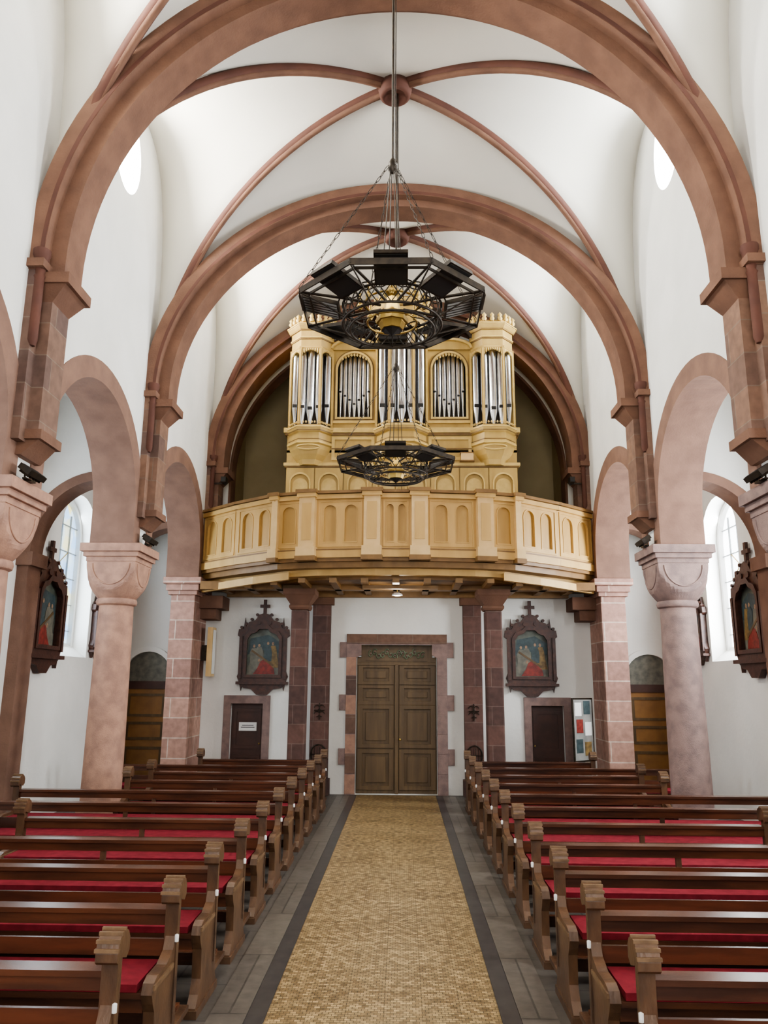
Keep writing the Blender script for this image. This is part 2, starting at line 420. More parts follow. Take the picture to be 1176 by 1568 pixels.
# aisles
for s_, nm in ((-1, 'wall_aisle_left'), (1, 'wall_aisle_right')):
    X = lambda x: s_ * x
    fn = lambda a, z, d: (s_ * d, a, z)
    holes = []; wc = [5.7, 9.4, 13.05]
    WW = 1.45
    for c in wc: holes.append(lancet(c, WW, 2.5, 5.3, 14))
    b = MB(); b.prism([rect(-3.4, YR, 0, 6.4)] + holes, fn, AX, AX + 0.45, PLASTER); b.build(nm)
    b = MB(); b.box(X(WB), X(AX + .45), -3.4, YR, 6.4, 6.5, PLASTER); b.build('ceiling_aisle')
    for c in wc:
        b = MB()
        b.prism(lancet(c, WW - .002, 2.502, 5.298, 14), fn, AX + .34, AX + .36, GLOWL if s_ < 0 else GLOW)
        b.prism([lancet(c, WW - .002, 2.502, 5.298, 14), lancet(c, WW - .16, 2.58, 5.22, 14)], fn, AX + .26, AX + .34, WHITE)
        for k in range(1, 6):
            zz = 2.5 + k * 0.46
            b.box(X(AX + .31), X(AX + .339), c - WW * .46, c + WW * .46, zz - .006, zz + .006, LEAD)
        for k in (-1, 0, 1):
            b.box(X(AX + .31), X(AX + .339), c + k * .33 - .005, c + k * .33 + .005, 2.5, 5.0, LEAD)
        for k in range(2):
            zz = 3.65 + k * 0.46
            for sg in (-1, 1):
                b.tube([(X(AX + .325), c - .33, zz - sg * .23), (X(AX + .325), c + .0, zz + sg * .0), (X(AX + .325), c + .33, zz + sg * .23)], 0.010, BRASS, 4)
        hw = WW / 2 - .002
        b.add([(X(AX), c - hw, 2.501), (X(AX), c + hw, 2.501), (X(AX + .34), c - hw, 2.501), (X(AX + .34), c + hw, 2.501), (X(AX + .34), c - hw, 2.75), (X(AX + .34), c + hw, 2.75)],
              [(0, 1, 5, 4), (0, 1, 3, 2), (2, 3, 5, 4), (0, 2, 4), (1, 3, 5)], PLASTER)
        b.build('window_aisle')
    for yc in (3.9, 7.5, 11.2, 14.85):
        b = MB()
        b.box(X(5.38), X(AX), yc - .2, yc + .2, 0, 3.75, ARCADE)
        b.box(X(5.31), X(AX), yc - .25, yc + .25, 3.75, 3.95, ARCADE)
        f2 = lambda a, z, d: (s_ * a, d, z)
        RA = AX - WB
        arc_o = arcp(WB, 3.95, RA - .01, 1.24, 90, 0, 16); arc_i = arcp(WB, 3.95, RA - .17, 1.10, 0, 90, 16)
        b.prism(arc_o + arc_i, f2, yc - .2, yc + .2, ARCADE)
        top = [(WB, 6.4), (AX, 6.4), (AX, 3.95)] + arcp(WB, 3.95, RA - .02, 1.23, 0, 90, 16)
        b.prism(top, f2, yc - .16, yc + .16, PLASTER)
        b.build('trim_aisle_arch')

# end walls
b = MB()
fnr = lambda a, z, d: (a, d, z)
tower_hole = arcp(0, 6.40, 3.55, 3.28, 0, 180, 50) + [(-3.55, 4.0), (3.55, 4.0)]
dmain = [(-.80, 0.001), (.80, 0.001), (.80, 2.62), (.72, 2.62), (.72, 2.85), (-.72, 2.85), (-.72, 2.62), (-.80, 2.62)]
b.prism([rect(-6.0, 6.0, 0, 11.2), tower_hole, dmain, rect(-3.27, -2.63, 0.001, 1.68), rect(2.63, 3.27, 0.001, 1.68)], fnr, YR, YR + .4, PLASTER)
b.build('wall_rear')
b = MB(); b.box(-3.8, 3.8, 17.3, 17.45, 3.9, 11.2, CREAMSH); b.box(-3.8, -3.62, YR + .4, 17.3, 3.9, 11.2, CREAMSH)
b.box(3.62, 3.8, YR + .4, 17.3, 3.9, 11.2, CREAMSH)
b.prism([tower_hole, arcp(0, 6.40, 3.50, 3.23, 0, 180, 50) + [(-3.50, 4.05), (3.50, 4.05)]], fnr, YR + .005, YR + .41, ARCHST)
b.build('wall_organ_loft')
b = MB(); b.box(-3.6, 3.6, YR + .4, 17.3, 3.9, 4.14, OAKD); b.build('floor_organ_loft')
b = MB()
ch = [(-3.0, 0.001), (3.0, 0.001), (3.0, 6.0)] + arcp(0, 6.0, 3.0, 2.9, 0, 180, 30)[1:-1] + [(-3.0, 6.0)]
b.prism([rect(-6.0, 6.0, 0, 11.2), ch], fnr, -3.75, -3.41, PLASTER); b.build('wall_chancel')

# main door
fd = lambda a, z, d: (a, d, z)
e = empty('door_main', (0, YR, 0))
b = MB()
b.box(-.795, .795, .16, .22, 0.002, 2.61, DOORW); b.box(-.715, .715, .16, .22, 2.6, 2.845, DOORW)
for s_ in (-1, 1):
    xs = sorted((s_ * .03, s_ * .79))
    cx_ = (xs[0] + xs[1]) / 2
    for z0, z1 in ((.12, .78), (.90, 1.62), (1.72, 2.02), (2.10, 2.42)):
        b.prism([rect(xs[0] + .02, xs[1] - .02, z0 - .05, z1 + .05), rect(xs[0] + .12, xs[1] - .12, z0 + .03, z1 - .03)], fd, .12, .16, DOORW)
        b.box(xs[0] + .18, xs[1] - .18, .135, .16, z0 + .09, z1 - .09, DOORW)
b.box(-.035, .035, .09, .16, 0.002, 2.46, DOORW)
b.box(-.79, .79, .10, .17, 2.44, 2.50, DOORW)
b.build('leaves', e, bevel=0.006)
b = MB()
for i in range(14):
    a = random.uniform(0, 6.28)
    cx_, cz_ = -.52 + i * .08, 2.66 + .04 * sin(i * 1.9)
    b.tube([(cx_ + .055 * cos(t * .6 + a) * (1 - t * .07), .12, cz_ + .075 * sin(t * .6 + a) * (1 - t * .07)) for t in range(11)], .013, GREEN, 5)
    b.lathe([(0, 0), (.022, .012), (0, .03)], (cx_, .12, cz_), SHAFTG, 6)
b.box(-.62, .62, .14, .17, 2.53, 2.79, DOORW)
b.build('tympanum_carving', e)
b = MB(); b.lathe([(.02, 0), (.03, .02), (.012, .04)], (.07, .08, 1.0), BRASS, 8)
b.build('handle', e)
b = MB()
fo = [(-1.0, 0), (-.80, 0), (-.80, 2.58), (-.70, 2.64), (-.70, 2.84), (.70, 2.84), (.70, 2.64), (.80, 2.58), (.80, 0), (1.0, 0), (1.0, 3.05), (-1.0, 3.05)]
b.prism(fo, fnr, YR - .06, YR - .002, SHAFTG)
for k in range(3):
    z0 = .55 + k * 1.02
    for s_ in (-1, 1): b.box(s_ * .99, s_ * 1.13, YR - .045, YR - .002, z0, z0 + .30, SHAFTG)
for k in range(7):
    for s_ in (-1, 1): b.box(s_ * .802, s_ * .998, YR - .066, YR - .06, .02 + k * .37, .375 + k * .37, (SHAFT, SHAFTG, STONE, SHAFTG)[(k * 2 + (s_ > 0)) % 4])
b.box(-.995, .995, YR - .068, YR - .06, 2.86, 3.045, STONE)
b.build('trim_main_door', bevel=0.006)

# small doors
for s_ in (-1, 1):
    c = s_ * 2.95
    e = empty('door_side', (c, YR, 0))
    b = MB(); b.box(-.316, .316, .10, .16, 0.002, 1.678, DOORR)
    for z0, z1 in ((.1, .7), (.82, 1.58)):
        b.prism([rect(-.27, .27, z0, z1), rect(-.21, .21, z0 + .06, z1 - .06)], fd, .08, .10, DOORR)
    b.lathe([(.0, 0), (.022, .01), (.0, .04)], (s_ * -.25, .08, .9), BRASS, 8)
    if s_ < 0: b.box(-.16, .19, .07, .079, 1.16, 1.32, WHITE); b.box(-.12, .15, .068, .0705, 1.22, 1.235, BLACK); b.box(-.10, .13, .068, .0705, 1.26, 1.272, BLACK)
    b.build('leaf', e)
    b = MB(); b.prism([(-.46, 0), (-.315, 0), (-.315, 1.68), (.315, 1.68), (.315, 0), (.46, 0), (.46, 1.84), (-.46, 1.84)], fd, -.05, -.002, SHAFTG)
    b.build('stone_surround', e, bevel=.008)

# rear aisle doors under shallow arches
for s_ in (-1, 1):
    c = s_ * 4.95
    e = empty('door_aisle', (c, YR, 0))
    b = MB()
    b.prism([lancet(0, 1.12, 0, 2.78, 16), lancet(0, .94, .001, 2.68, 16)], fd, -.10, -.005, PLASTER)
    b.prism(lancet(0, .94, 0, 2.68, 16), fd, -.02, -.004, PGREY)
    b.box(-.47, .47, -.07, -.02, 1.95, 2.10, DOORR)
    for x in (-.44, .44): b.box(x - .04, x + .04, -.07, -.02, 0, 1.95, DOORR)
    b.box(-.44, .44, -.045, -.02, 0, 1.95, DOORO)
    for z0, z1 in ((.1, .85), (.98, 1.32), (1.42, 1.86)):
        b.prism([rect(-.38, .38, z0, z1), rect(-.32, .32, z0 + .05, z1 - .05)], fd, -.06, -.045, DOORW)
    b.build('leaves', e)

# wall pilasters behind gallery columns
for s_ in (-1, 1):
    b = MB()
    c = s_ * 1.50
    b.box(c - .18, c + .18, YR - .16, YR - .002, 0, 3.62, DARKST)
    b.box(c - .22, c + .22, YR - .2, YR - .002, 0, .3, DARKST)
    b.box(c - .24, c + .24, YR - .22, YR - .002, 3.62, 3.80, ARCHST)
    b.build('trim_wall_pilaster', bevel=.008)
    b = MB(); yy = YR - .175
    def orn(z):
        b.tube([(c, yy, z - .16), (c, yy, z + .16)], .010, IRON, 5); b.tube([(c - .1, yy, z + .02), (c + .1, yy, z + .02)], .009, IRON, 5)
        for q in (-1, 1):
            b.tube([(c + q * (.05 + .05 * cos(t)), yy, z + .07 + .05 * sin(t)) for t in [i * .6 for i in range(9)]], .008, IRON, 5)
            b.tube([(c + q * (.05 + .05 * cos(t)), yy, z - .05 + .05 * sin(t)) for t in [i * .6 for i in range(9)]], .008, IRON, 5)
    orn(1.55)
    b.build('wrought_iron_wall_cross')
    b = MB(); b.tube([(c + .15 * cos(i * pi / 10), yy, .75 + .18 * sin(i * pi / 10)) for i in range(20)], .014, IRON, 6, True)
    for i in range(6): b.tube([(c - .12 + i * .048, yy, .62), (c - .12 + i * .048, yy, .88)], .006, IRON, 4)
    b.tube([(c - .15, yy, .75), (c + .15, yy, .75)], .008, IRON, 4)
    b.build('iron_grille')

# gallery columns
GCY = 14.40
for s_ in (-1, 1):
    e = empty('gallery_column', (s_ * 1.80, GCY, 0))
    b = MB()
    b.box(-.19, .19, -.17, .19, 0, .35, DARKST)
    b.box(-.155, .155, -.155, .155, .35, 3.42, DARKST)
    b.build('shaft', e, bevel=.03)
    b = MB()
    def sq(h, z): return [(-h, -h, z), (h, -h, z), (h, h, z), (-h, h, z)]
    b.loft([sq(.165, 3.42), sq(.195, 3.46), sq(.195, 3.50), sq(.175, 3.52), sq(.28, 3.68), sq(.30, 3.70), sq(.30, 3.80)], ARCHST, False)
    b.build('capital', e)

# ------------------------------------------------------------------ organ gallery
GE = empty('organ_gallery')
pl = [(-3.78, 14.7), (-2.95, 13.93), (-2.12, 13.3), (-1.53, 13.12), (-.40, 12.98), (.40, 12.98), (1.53, 13.12), (2.12, 13.3), (2.95, 13.93), (3.78, 14.7)]
fz = lambda a, c, d: (a, c, d)
def inset(q, k):
    return [(x * (1 - k * .12 * (abs(x) < 3.7)), y + k * .28) for x, y in q]
b = MB()
b.prism(inset(pl, .1) + [(3.78, YR - .01), (-3.78, YR - .01)], fz, 4.04, 4.18, OAKT)
p2 = inset(pl, .75) + [(3.78, YR - .01), (-3.78, YR - .01)]
b.prism(p2, fz, 3.93, 4.04, OAKG)
p3 = inset(pl, 1.5) + [(3.78, YR - .01), (-3.78, YR - .01)]
b.prism(p3, fz, 3.88, 3.93, OAKT)
for i in range(13):
    x = -3.3 + i * .55
    yf = 13.22 + max(0, abs(x) - 1.6) * .68
    b.box(x - .06, x + .06, yf, YR - .02, 3.80, 3.88, OAKT)
b.build('deck', GE)
b = MB()
b.box(-3.7, 3.7, GCY - .12, GCY + .12, 3.80, 3.95, OAKT)
b.box(-3.4, 3.4, 15.2, 15.34, 3.76, 3.9, OAKT)
b.box(-.6, .75, 13.6, 13.75, 3.74, 3.80, OAKT)
for s_ in (-1, 1):
    pts = [(s_ * 3.76, 14.62, 3.78), (s_ * 3.2, 14.15, 3.80), (s_ * 2.6, 13.72, 3.83), (s_ * 1.9, 13.4, 3.87)]
    b.loft([[(p[0], p[1], p[2]), (p[0], p[1] + .12, p[2]), (p[0], p[1] + .12, p[2] + .13), (p[0], p[1], p[2] + .13)] for p in pts], OAKG, False)
b.build('beams', GE)
nl = {0: 2, 1: 2, 2: 1, 3: 2, 4: 2, 5: 2, 6: 1, 7: 2, 8: 2}
b = MB()
Z0, Z1 = 4.24, 5.38
for i in range(9):
    p0 = Vector((pl[i][0], pl[i][1])); p1 = Vector((pl[i + 1][0], pl[i + 1][1]))
    dv = (p1 - p0); Ls = dv.length; dv.normalize(); nn = Vector((dv.y, -dv.x))
    fs_ = lambda a, z, d, p0=p0, dv=dv, nn=nn: (p0.x + dv.x * a + nn.x * d, p0.y + dv.y * a + nn.y * d, z)
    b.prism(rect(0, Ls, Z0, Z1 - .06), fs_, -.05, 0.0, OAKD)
    cnt = nl[i]; m0 = .20 if i in (2, 3, 4, 5, 6) else .07
    m1 = m0
    if i == 2: m0 = .04; m1 = .16
    if i == 6: m0 = .16; m1 = .04
    w = (Ls - m0 - m1) / cnt
    holes = [lancet(m0 + w * (k + .5), w * .60, Z0 + .24, Z1 - .24, 10) for k in range(cnt)]
    b.prism([rect(0, Ls, Z0 + .08, Z1 - .06)] + holes, fs_, 0.0, .035, OAKG)
    for hl in holes:
        cxh = sum(p[0] for p in hl[:2]) / 2; ww = hl[1][0] - hl[0][0]
        b.prism([lancet(cxh, ww * 1.10, Z0 + .225, Z1 - .225, 10), lancet(cxh, ww * .98, Z0 + .245, Z1 - .245, 10)], fs_, .035, .045, OAKG)
    b.prism([rect(m0 - .02, Ls - m1 + .02, Z0 + .15, Z1 - .16), rect(m0 + .01, Ls - m1 - .01, Z0 + .18, Z1 - .19)], fs_, .035, .05, OAKG)
    b.prism(rect(-.02, Ls + .02, Z0 - .10, Z0 - .04), fs_, -.05, .05, OAKT)
    b.prism(rect(-.02, Ls + .02, Z0 - .04, Z0 + .09), fs_, -.05, .09, OAKG)
    b.prism(rect(-.02, Ls + .02, Z0 + .09, Z0 + .11), fs_, -.05, .10, OAKT)
    b.prism(rect(-.03, Ls + .03, Z1 - .14, Z1 - .06), fs_, -.05, .10, OAKG)
    b.prism(rect(-.04, Ls + .04, Z1 - .05, Z1), fs_, -.09, .14, OAKT)
b.build('parapet', GE)
b = MB()
for (x, y, an) in ((-1.53, 13.12, -10), (-.40, 12.98, -4), (.40, 12.98, 4), (1.53, 13.12, 10), (-2.12, 13.3, -26), (2.12, 13.3, 26)):
    M = Matrix.Translation((x, y, 0)) @ Matrix.Rotation(radians(an), 4, 'Z')
    hw = .14 if abs(x) < 2 else .06
    dd = .16 if abs(x) < 2 else .10
    b.box(-hw, hw, -dd, .06, Z0 + .02, Z1 - .02, OAKP, M)
    b.box(-hw - .03, hw + .03, -dd - .05, .06, Z0 - .02, Z0 + .14, OAKP, M)
    b.box(-hw - .03, hw + .03, -dd - .05, .06, Z1 - .12, Z1 - .05, OAKG, M)
    b.box(-hw - .05, hw + .05, -dd - .08, .08, Z1 - .05, Z1 + .012, OAKT, M)
    b.box(-hw - .04, hw + .04, -dd - .06, .06, Z0 - .10, Z0 - .02, OAKT, M)
    if abs(x) < 2: b.box(-hw * .6, hw * .6, -dd - .012, -dd, Z0 + .26, Z1 - .22, OAKG, M)
b.build('parapet_posts', GE)
e = empty('ceiling_lamp', (0.02, 13.9, 3.7))
b = MB(); b.tube([(0, 0, .18), (0, 0, 0)], .012, BRASS, 6); b.lathe([(.02, .01), (.09, -.02), (.10, -.05), (.0, -.06)], (0, 0, 0), WHITE, 14)
b.build('shade', e)

# ------------------------------------------------------------------ organ
OE = empty('pipe_organ', (0.09, 14.35, 0))
def hexpts(cx, w, dep, z, sc=1.0, y0=0.0):
    w = w * sc; dep = dep * sc
    return [(cx - w / 2, y0 + .10, z), (cx - w / 2, y0, z), (cx - w * .24, y0 - dep, z), (cx + w * .24, y0 - dep, z), (cx + w / 2, y0, z), (cx + w / 2, y0 + .10, z)]
b = MB()
b.box(-2.25, 2.25, 0.0, 1.1, 4.19, 6.55, ORGW)
b.box(-2.3, 2.3, -.06, 1.1, 6.22, 6.28, ORGL)
b.box(-2.28, 2.28, -.04, 1.1, 6.19, 6.22, ORGK)
b.box(-2.32, 2.32, -.05, 1.1, 6.90, 7.0, ORGL)
b.box(-2.29, 2.29, -.03, 1.1, 6.85, 6.90, ORGK)
b.box(-2.25, 2.25, 0.0, 1.1, 6.5, 6.88, ORGW)
for cx_ in (-.95, .95):
    b.prism([rect(cx_ - .42, cx_ + .42, 6.34, 6.82), rect(cx_ - .36, cx_ + .36, 6.40, 6.76)], fd, -.025, 0, ORGL)
    b.box(cx_ - .42, cx_ + .42, -.03, 0, 6.56, 6.585, ORGK)
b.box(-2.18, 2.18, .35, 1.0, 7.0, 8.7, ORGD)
b.box(-2.22, -2.14, 0.05, 1.0, 7.0, 8.9, ORGW); b.box(2.14, 2.22, 0.05, 1.0, 7.0, 8.9, ORGW)
for k in range(8):
    cx_ = -1.97 + k * .563
    b.prism([rect(cx_ - .27, cx_ + .27, 5.0, 6.18), lancet(cx_, .38, 5.1, 6.06, 10)], fd, -.04, 0, ORGW)
    b.prism([lancet(cx_, .41, 5.09, 6.09, 10), lancet(cx_, .36, 5.11, 6.055, 10)], fd, -.055, -.04, ORGL)
    b.prism(lancet(cx_, .30, 5.16, 5.98, 10), fd, -.012, 0, ORGL)
b.build('case_body', OE)
def tower(cx, w, dep, ztop, name):
    b = MB()
    b.loft([hexpts(cx, w, dep, z, s) for z, s in ((6.22, .55), (6.32, .62), (6.42, .80), (6.52, .93), (6.60, .97), (6.62, 1.06), (6.68, 1.06), (6.70, .98), (6.84, .98), (6.86, 1.10), (6.92, 1.16), (6.97, 1.16), (6.98, 1.04), (7.0, 1.04))], ORGW, False)
    b.loft([hexpts(cx, w, dep, z, 1.19) for z in (6.935, 6.965)], ORGL, False)
    b.loft([hexpts(cx, w, dep, z, 1.13) for z in (6.87, 6.90)], ORGK, False)
    b.loft([hexpts(cx, w, dep, z, 1.08) for z in (6.625, 6.66)], ORGL, False)
    b.loft([hexpts(cx, w, dep, z, 1.01) for z in (6.69, 6.715)], ORGK, False)
    b.tube([(cx + .22 * cos(i * pi / 8), -dep * .93 - .02, 6.54 + .05 * sin(i * pi / 8)) for i in range(16)], .018, ORGL, 5, True)
    ze = ztop - .75
    hp = hexpts(cx, w, dep, 0)[1:5]
    for p in hp:
        b.box(p[0] - .026, p[0] + .026, p[1] - .03, p[1] + .03, 7.0, ze + .05, ORGW)
        b.box(p[0] - .012, p[0] + .012, p[1] - .04, p[1] - .03, 7.05, ze, ORGL)
    b.loft([hexpts(cx, w, dep, z, s) for z, s in ((ze, 1.0), (ze + .03, 1.05), (ze + .07, 1.0), (ze + .22, 1.0), (ze + .25, 1.06), (ze + .28, 1.02), (ze + .40, 1.02), (ze + .44, 1.12), (ze + .50, 1.22), (ze + .55, 1.24), (ze + .56, 1.1), (ze + .60, 1.1))], ORGW, False)
    b.loft([hexpts(cx, w, dep, z, 1.07) for z in (ze + .245, ze + .27)], ORGL, False)
    b.loft([hexpts(cx, w, dep, z, 1.04) for z in (ze + .215, ze + .24)], ORGK, False)
    b.loft([hexpts(cx, w, dep, z, 1.08) for z in (ze + .405, ze + .43)], ORGK, False)
    b.loft([hexpts(cx, w, dep, z, 1.26) for z in (ze + .52, ze + .545)], ORGL, False)
    q = hexpts(cx, w, dep, 0, 1.15)[1:5]
    for i in range(3):
        for k in range(3):
            t = (k + .5) / 3
            x = q[i][0] * (1 - t) + q[i + 1][0] * t; y = q[i][1] * (1 - t) + q[i + 1][1] * t
            b.lathe([(.03, 0), (.055, .05), (.03, .10), (.05, .13), (.0, .19)], (x, y, ze + .57), ORGL, 6)
    for i in range(3):
        a0, a1 = hp[i], hp[i + 1]
        for k in range(9):
            t = (k + .5) / 9; dz = .12 * (abs(t - .5) * 2) ** 1.8
            x = a0[0] * (1 - t) + a1[0] * t; y = a0[1] * (1 - t) + a1[1] * t
            b.lathe([(0, 0), (.022, .02), (.022, .03 + dz), (0, .05 + dz)], (x, y - .01, ze - .03 - dz), ORGL, 6)
        for k in range(7):
            t = (k + .5) / 7
            x = a0[0] * (1 - t) + a1[0] * t; y = a0[1] * (1 - t) + a1[1] * t
            b.lathe([(0, 0), (.02, .02), (.015, .04), (0, .06)], (x, y - .01, 7.02), ORGL, 6)
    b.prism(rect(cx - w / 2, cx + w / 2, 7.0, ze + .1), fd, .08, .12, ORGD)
    b.build(name, OE)
def pipe(b, x, y, zf, r, mouth, top):
    b.lathe([(r * .25, 0), (r, mouth - zf), (r, top - zf)], (x, y, zf), TIN, 20)
    b.box(x - r * .55, x + r * .55, y - r - .006, y - r * .7, mouth + .02, mouth + .02 + r * .8, BLACK)
    b.add([(x - r * .5, y - r - .004, mouth + .02 + r * .8), (x + r * .5, y - r - .004, mouth + .02 + r * .8), (x, y - r - .004, mouth + .02 + r * 2.6)], [(0, 1, 2)], TIN)
for cx_, w, dep, zt in ((-1.80, .84, .26, 9.32), (1.80, .84, .26, 9.32), (0, 1.0, .34, 9.8)):
    tower(cx_, w, dep, zt, 'pipe_tower')
    b = MB(); ze = zt - .75
    k = w / .84
    pos = [(-.32, .0, .074, 7.40), (-.158, -.12, .074, 7.34), (0, -.135, .078, 7.30), (.158, -.12, .074, 7.34), (.32, .0, .074, 7.40)]
    for px_, py_, r, mo in pos:
        pipe(b, cx_ + px_ * k, py_ * dep / .26 + .01, 7.0, r * k, mo, ze + .05)
    b.build('pipes', OE)
for s_ in (-1, 1):
    cx_ = s_ * .95
    b = MB()
    b.prism([rect(cx_ - .45, cx_ + .45, 7.0, 8.72) , lancet(cx_, .68, 7.22, 8.60, 16)], fd, .02, .10, ORGW)
    b.prism([lancet(cx_, .74, 7.19, 8.63, 16), lancet(cx_, .66, 7.23, 8.59, 16)], fd, -.02, .03, ORGL)
    b.prism([lancet(cx_, .79, 7.165, 8.66, 16), lancet(cx_, .745, 7.187, 8.635, 16)], fd, .0, .03, ORGK)
    b.box(cx_ - .45, cx_ + .45, -.02, .12, 7.10, 7.16, ORGL)
    ped = arcp(cx_, 8.66, .46, .20, 0, 180, 14)
    b.prism(ped, fd, -.02, .12, ORGW)
    b.tube([(p[0], -.03, p[1] + .02) for p in ped], .035, ORGL, 6)
    for k in range(11):
        b.lathe([(0, 0), (.028, .03), (0, .09)], (cx_ - .3 + k * .06, .0, 8.40 + .12 * sin(pi * k / 10)), ORGL, 6)
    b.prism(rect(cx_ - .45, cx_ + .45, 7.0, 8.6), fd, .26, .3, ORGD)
    b.tube([(cx_ + s_ * (.1 + .42 * t), -.0, 8.86 + .22 * sin(t * pi)) for t in [i / 10 for i in range(11)]], .06, ORGD, 6)
    b.build('pipe_field', OE)
    b = MB()
    for k in range(7):
        t = (k - 3) / 3
        pipe(b, cx_ + t * .285, .17, 7.18, .044, 7.52 + .26 * abs(t), 8.62)
    b.build('field_pipes', OE)
b = MB(); b.box(-.12, .12, -.07, .07, 0, .14, OAKP); b.box(-.13, .13, -.08, .08, .14, .16, OAKT)
b.box(-.14, .14, -.09, .06, -.02, 0, OAKT)
b.build('hymn_board', OE).location = (1.27, -.10, 6.30)

# ------------------------------------------------------------------ stations of the cross
def station(name, fn, sc=1.0):
    b = MB()
    F = lambda a, z, d: fn(a * sc, z * sc, d * sc)
    outer = [(-.50, -.60), (.50, -.60), (.56, -.45), (.50, -.30), (.50, .38), (.58, .44), (.56, .58), (.42, .60), (.34, .74), (.20, .78), (.12, .90), (0, .94), (-.12, .90), (-.20, .78), (-.34, .74), (-.42, .60), (-.56, .58), (-.58, .44), (-.50, .38), (-.50, -.30), (-.56, -.45)]
    inner = [(-.38, -.44), (.38, -.44), (.38, .38), (.30, .50), (.18, .54), (.10, .62), (-.10, .62), (-.18, .54), (-.30, .50), (-.38, .38)]
    b.prism([outer, inner], F, 0.0, .11, FRAMEW)
    inner2 = [(x * .93, z * .94 + .0) for x, z in inner]
    b.prism([[(x * 1.1, z * 1.08) for x, z in inner], inner2], F, .11, .15, FRAMEW)
    b.prism(inner, F, .01, .04, PICT)
    b.prism([(-.54, -.60), (.54, -.60), (.40, -.70), (.24, -.72), (.12, -.84), (-.12, -.84), (-.24, -.72), (-.40, -.70)], F, 0, .10, FRAMEW)
    b.prism(rect(-.57, .57, -.62, -.56), F, 0, .17, FRAMEW)
    for q in (-1, 1):
        b.prism([(q * .40, .60), (q * .46, .60), (q * .43, .84)], F, .02, .08, FRAMEW)
        b.prism([(q * .46, -.50), (q * .53, -.50), (q * .53, .42), (q * .46, .42)], F, .1, .15, FRAMEW)
        b.prism([(q * .44, -.62), (q * .50, -.62), (q * .47, -.76)], F, .02, .09, FRAMEW)
        for (cx_, cz_) in ((.50, .62), (.40, .70), (.28, .80), (.16, .90)):
            b.prism([(q * cx_ + .035 * cos(i * pi / 3), cz_ + .035 * sin(i * pi / 3)) for i in range(6)], F, .03, .12, FRAMEW)
        b.prism([(q * .12 + .05 * cos(i * pi / 4), .72 + .05 * sin(i * pi / 4)) for i in range(8)], F, .11, .13, FRAMEW)
    b.prism([(-.035, .90), (.035, .90), (.035, 1.06), (.11, 1.06), (.11, 1.13), (.035, 1.13), (.035, 1.24), (-.035, 1.24), (-.035, 1.13), (-.11, 1.13), (-.11, 1.06), (-.035, 1.06)], F, .03, .08, FRAMEW)
    def head(cx_, cz_, d):
        b.prism([(cx_ + .028 * cos(i * pi / 4), cz_ + .038 * sin(i * pi / 4)) for i in range(8)], F, .04, d, SKIN)
    def fig(cx_, z0, h, robe, lean=0, d=.045):
        b.prism([(cx_ - .10, z0), (cx_ + .12, z0), (cx_ + .10 + lean, z0 + h * .35), (cx_ + .08 + lean, z0 + h * .62), (cx_ + .05 + lean, z0 + h * .78), (cx_ - .04 + lean, z0 + h * .78), (cx_ - .09 + lean, z0 + h * .6), (cx_ - .07 + lean, z0 + h * .3)], F, .04, d, robe)
        head(cx_ + lean * 1.2, z0 + h * .85, d)
    b.prism([(-.36, -.42), (.36, -.42), (.36, -.2), (0, -.12), (-.36, -.22)], F, .04, .042, PGREY)
    b.prism([(-.36, .02), (-.1, .14), (.36, .05), (.36, .3), (.1, .46), (-.3, .38)], F, .04, .042, PBLUE)
    fig(-.24, -.30, .60, PGREY, .02, .046); fig(.24, -.26, .62, POCH, -.03, .047)
    fig(.06, -.12, .46, PBLUE, .03, .048); fig(-.10, -.15, .44, PGREY, .0, .049)
    b.prism([(-.22, -.40), (.26, -.40), (.24, -.28), (.12, -.16), (.04, -.06), (-.06, -.12), (-.12, -.26)], F, .04, .051, PRED)
    head(-.09, -.10, .052)
    b.prism([(-.28, .10), (-.25, .13), (.24, -.20), (.21, -.23)], F, .04, .054, DOORW)
    b.build(name)
for s_ in (-1, 1):
    station('station_of_the_cross', lambda a, z, d, s_=s_: (s_ * 2.66 + a, YR - d - .002, 2.61 + z), .90)
    for yc in (8.0, 11.95, 14.25):
        station('station_of_the_cross', lambda a, z, d, s_=s_, yc=yc: (s_ * (AX - d - .002), yc + a * s_, 3.05 + z), 1.0 if yc < 14 else .72)

